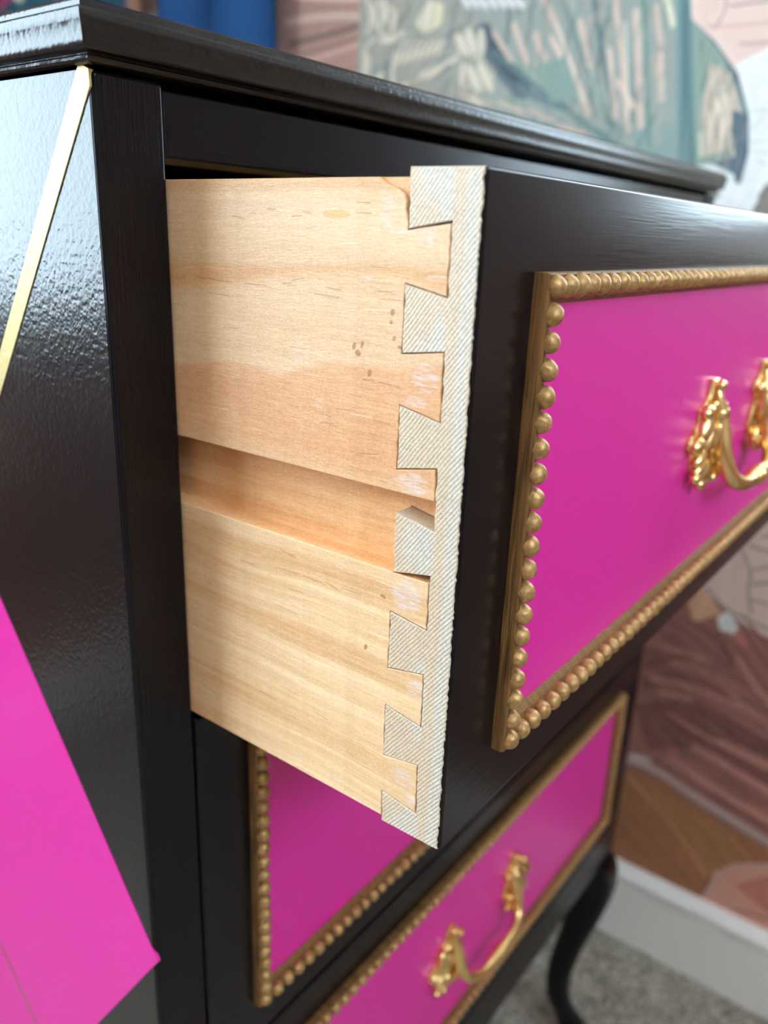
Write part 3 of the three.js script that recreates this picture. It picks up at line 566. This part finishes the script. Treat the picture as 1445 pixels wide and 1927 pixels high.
// the open top drawer
{
  const d = drawerAt(0, 0); d.userData.label = 'open top drawer showing its dovetailed pine side';
  frontOf(d, true);
  addHandle(d);
  beads(d, (x, y) => (x < 1.9 ? 1 : 2));
  part('front_core', box(0.066, XR - 0.02, -0.998, -0.002, -0.112, -0.03), M.pine, d);
  // dovetail joint: [z, y] of the line between pins and tails, from the top down
  const J = [[-0.1112, 0.0], [-0.1105, -0.0739], [-0.0441, -0.0627], [-0.0446, -0.1561], [-0.112, -0.1426], [-0.1126, -0.2327], [-0.0444, -0.2236], [-0.0436, -0.3185], [-0.1126, -0.3044], [-0.1127, -0.3946], [-0.0455, -0.3814], [-0.0447, -0.4729], [-0.1117, -0.4599], [-0.1115, -0.5525], [-0.0464, -0.5406], [-0.0463, -0.6279], [-0.1132, -0.6184], [-0.1142, -0.7133], [-0.0478, -0.7008], [-0.0464, -0.7927], [-0.1155, -0.7808], [-0.1156, -0.8726], [-0.0485, -0.8615], [-0.0474, -0.9524], [-0.1155, -0.9425], [-0.114, -1.0]];
  const ragged = (pts, amp) => { const o = []; for (let i = 0; i + 1 < pts.length; i++) { const [a, b] = pts[i], [c, e] = pts[i + 1], n = Math.max(1, Math.round(Math.hypot(c - a, e - b) / 0.008)), k = Math.abs(c - a) < 0.02 ? amp : amp * 0.4; for (let j = 0; j < n; j++) o.push([a + (c - a) * j / n + (j ? rr(-k, k) : 0), b + (e - b) * j / n + (j ? rr(-k, k) * 0.4 : 0)]); } o.push(pts[pts.length - 1]); return o; };
  const frontEdge = []; for (let y = -0.998; y <= 0; y += 0.0045) frontEdge.push([-0.0042 + rr(-0.0012, 0.0012) + (y > -0.08 ? 0.0005 : 0), y]); frontEdge.push([-0.0035, -0.001]);
  const pins = [...ragged(J, 0.0012), ...frontEdge.map(([z, y]) => [z, y])];
  part('end_grain', slab(pins, 0, 0.066, 0.0012), M.endGrain, d, 'sawn pine end grain of the drawer front with dovetail pins');
  // the side board: outer layer above and below the runner groove, inner layer behind it
  const D = -2.0, g1 = -0.429, g2 = -0.553, gap = 0.0016, top = -0.0115, bot = -0.989;
  const tails = J.map(([z, y], i) => [z - gap * (i % 4 === 2 || i % 4 === 3 || z > -0.08 ? 1.2 : 0.6), y]);
  // move tail cheeks apart from the pins by a hair
  for (let i = 0; i < tails.length; i++) { const upper = (i % 4 === 1 || i % 4 === 2); tails[i][1] += upper ? -gap : gap; }
  const cut = (a, b) => { const o = []; for (let i = 0; i + 1 < tails.length; i++) { const p = tails[i], q = tails[i + 1]; const lo = Math.min(p[1], q[1]), hi = Math.max(p[1], q[1]);
      if (i === 0) { /* start */ } if (p[1] <= a && p[1] >= b) o.push(p); for (const e of [a, b]) if (Math.abs(p[0] - q[0]) < 0.02 && e < hi && e > lo) o.push([p[0] + (q[0] - p[0]) * (e - p[1]) / (q[1] - p[1]), e]); }
    const l = tails[tails.length - 1]; if (l[1] <= a && l[1] >= b) o.push(l); return o; };
  const upper = [[D, top], [-0.161, top], [-0.15, -0.0195], [-0.132, -0.0245], [-0.121, -0.031], [-0.1155, -0.04], [-0.1165, -0.05], [-0.1135, -0.06], ...ragged(cut(-0.066, g1), 0.0011), [D, g1]];
  const lower = [[D, g2], ...ragged(cut(g2, bot), 0.0011), [tails[25][0], bot], [D, bot]];
  const inner = [[D, top], [-0.113, top], ...cut(-0.02, bot), [tails[25][0], bot], [D, bot]];
  const chip = [[-0.16, top], [-0.1125, top], [-0.1125, -0.0665], [-0.1145, -0.062], [-0.115, -0.04], [-0.125, -0.03], [-0.15, -0.02]];
  const gs = merge(slab(upper, 0.0004, 0.042, 0.001), slab(lower, 0.0004, 0.042, 0.001), slab(inner, 0.04, 0.066), slab(chip, 0.007, 0.042));
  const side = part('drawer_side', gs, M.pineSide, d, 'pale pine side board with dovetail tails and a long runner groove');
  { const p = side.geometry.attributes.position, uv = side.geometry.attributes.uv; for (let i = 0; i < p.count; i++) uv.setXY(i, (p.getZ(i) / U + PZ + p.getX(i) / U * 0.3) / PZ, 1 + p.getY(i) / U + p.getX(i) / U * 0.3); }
  part('drawer_side', box(XR - 0.07, XR - 0.004, bot, top, D, -0.11), M.pine, d, 'right-hand pine side board');
  part('drawer_back', box(0.066, XR - 0.07, bot + 0.08, top, D, D + 0.066), M.pine, d);
  part('drawer_bottom', box(0.06, XR - 0.06, -0.95, -0.925, D + 0.03, -0.1), M.pine, d);
}
// the two closed drawers below
{
  const d = drawerAt(-1.012, ZF + 0.0005); d.userData.label = 'closed middle drawer half hidden by the open one';
  frontOf(d); addHandle(d); beads(d, (x, y) => (x < 0.2 || (y < -0.5 && x < 1.1) ? 1 : 2));
}
{
  const d = drawerAt(-2.027, ZF + 0.0005); d.userData.label = 'closed bottom drawer above the cabriole legs';
  frontOf(d); addHandle(d); beads(d, (x, y) => ((x > 0.3 && x < 1.9 && y > -0.5) || x > 2.5 || (y < -0.5 && x > 1.1 && x < 2.1) ? 1 : 2));
}

// ---------------------------------------------------------------- curtains behind the chest
function curtain(name, width, height, folds, depth, m, label, put) {
  const nx = folds * 12, ny = 8, g = new THREE.PlaneGeometry(width, height, nx, ny).translate(0, height / 2, 0), p = g.attributes.position;
  for (let i = 0; i < p.count; i++) { const u = p.getX(i) / width * folds * 2 * Math.PI; p.setZ(i, depth * (Math.sin(u) + 0.25 * Math.sin(2.3 * u + 1)) ); }
  const back = g.clone().translate(0, 0, -0.003); { const ix = back.index.array; for (let i = 0; i < ix.length; i += 3) { const t = ix[i]; ix[i] = ix[i + 1]; ix[i + 1] = t; } }
  g.computeVertexNormals(); back.computeVertexNormals();
  const o = group(name, null, 0, 0, 0); mesh('fabric', mergeGeometries([g, back]), m, o);
  thing(o, label, 'curtain'); put(o); return o;
}
{
  const weave = dataTex(256, 256, (u, v) => 0.5 * vn(u * 64, v * 64, 64, 64, 71) + 0.5 * vn(u * 128, v * 20, 128, 20, 72));
  weave.repeat.set(3, 20);
  const blue = std({ color: new THREE.Color().setRGB(0.004, 0.075, 0.24), roughness: 0.8, bumpMap: weave, bumpScale: 0.0004, sheen: 0.3, sheenColor: new THREE.Color().setRGB(0.1, 0.3, 0.6), sheenRoughness: 0.5 });
  curtain('blue_curtain', 0.22, 2.15, 2, 0.016, blue, 'deep blue curtain hanging against the patterned wall behind the chest', (o) => { o.position.set(3.62 * U, 0.02, -4.52 * U); o.rotation.y = -Math.PI / 2; });
  const floral = canvasTex(512, 1024, (c) => {
    c.fillStyle = '#2f5868'; c.fillRect(0, 0, 512, 1024);
    const cols = ['#a8336e', '#1d4a5c', '#b98a70', '#8f97c4', '#d9a98c', '#2c6a74', '#c8616a', '#6a4a66', '#e0c4ae', '#3c5f8a'];
    for (let i = 0; i < 420; i++) { c.fillStyle = cols[i % 10]; c.beginPath(); c.ellipse(rr(0, 512), rr(0, 1024), rr(12, 46), rr(8, 24), rr(0, 3.1), 0, 7); c.fill(); }
    for (let i = 0; i < 160; i++) { c.strokeStyle = cols[(i * 3) % 10]; c.lineWidth = rr(3, 9); const x = rr(0, 512), y = rr(0, 1024); c.beginPath(); c.moveTo(x, y); c.quadraticCurveTo(x + rr(-50, 50), y + rr(-60, 60), x + rr(-60, 60), y + rr(-90, 90)); c.stroke(); }
  });
  floral.wrapS = floral.wrapT = THREE.RepeatWrapping; floral.repeat.set(1, 3);
  const fab = std({ map: floral, roughness: 0.85 });
  curtain('patterned_curtain', 0.30, 2.15, 2, 0.012, fab, 'multicoloured floral curtain hanging to the left of the blue curtain', (o) => { o.position.set(2.9 * U, 0.02, -5.5 * U); });
}
renderer.render(scene, camera);
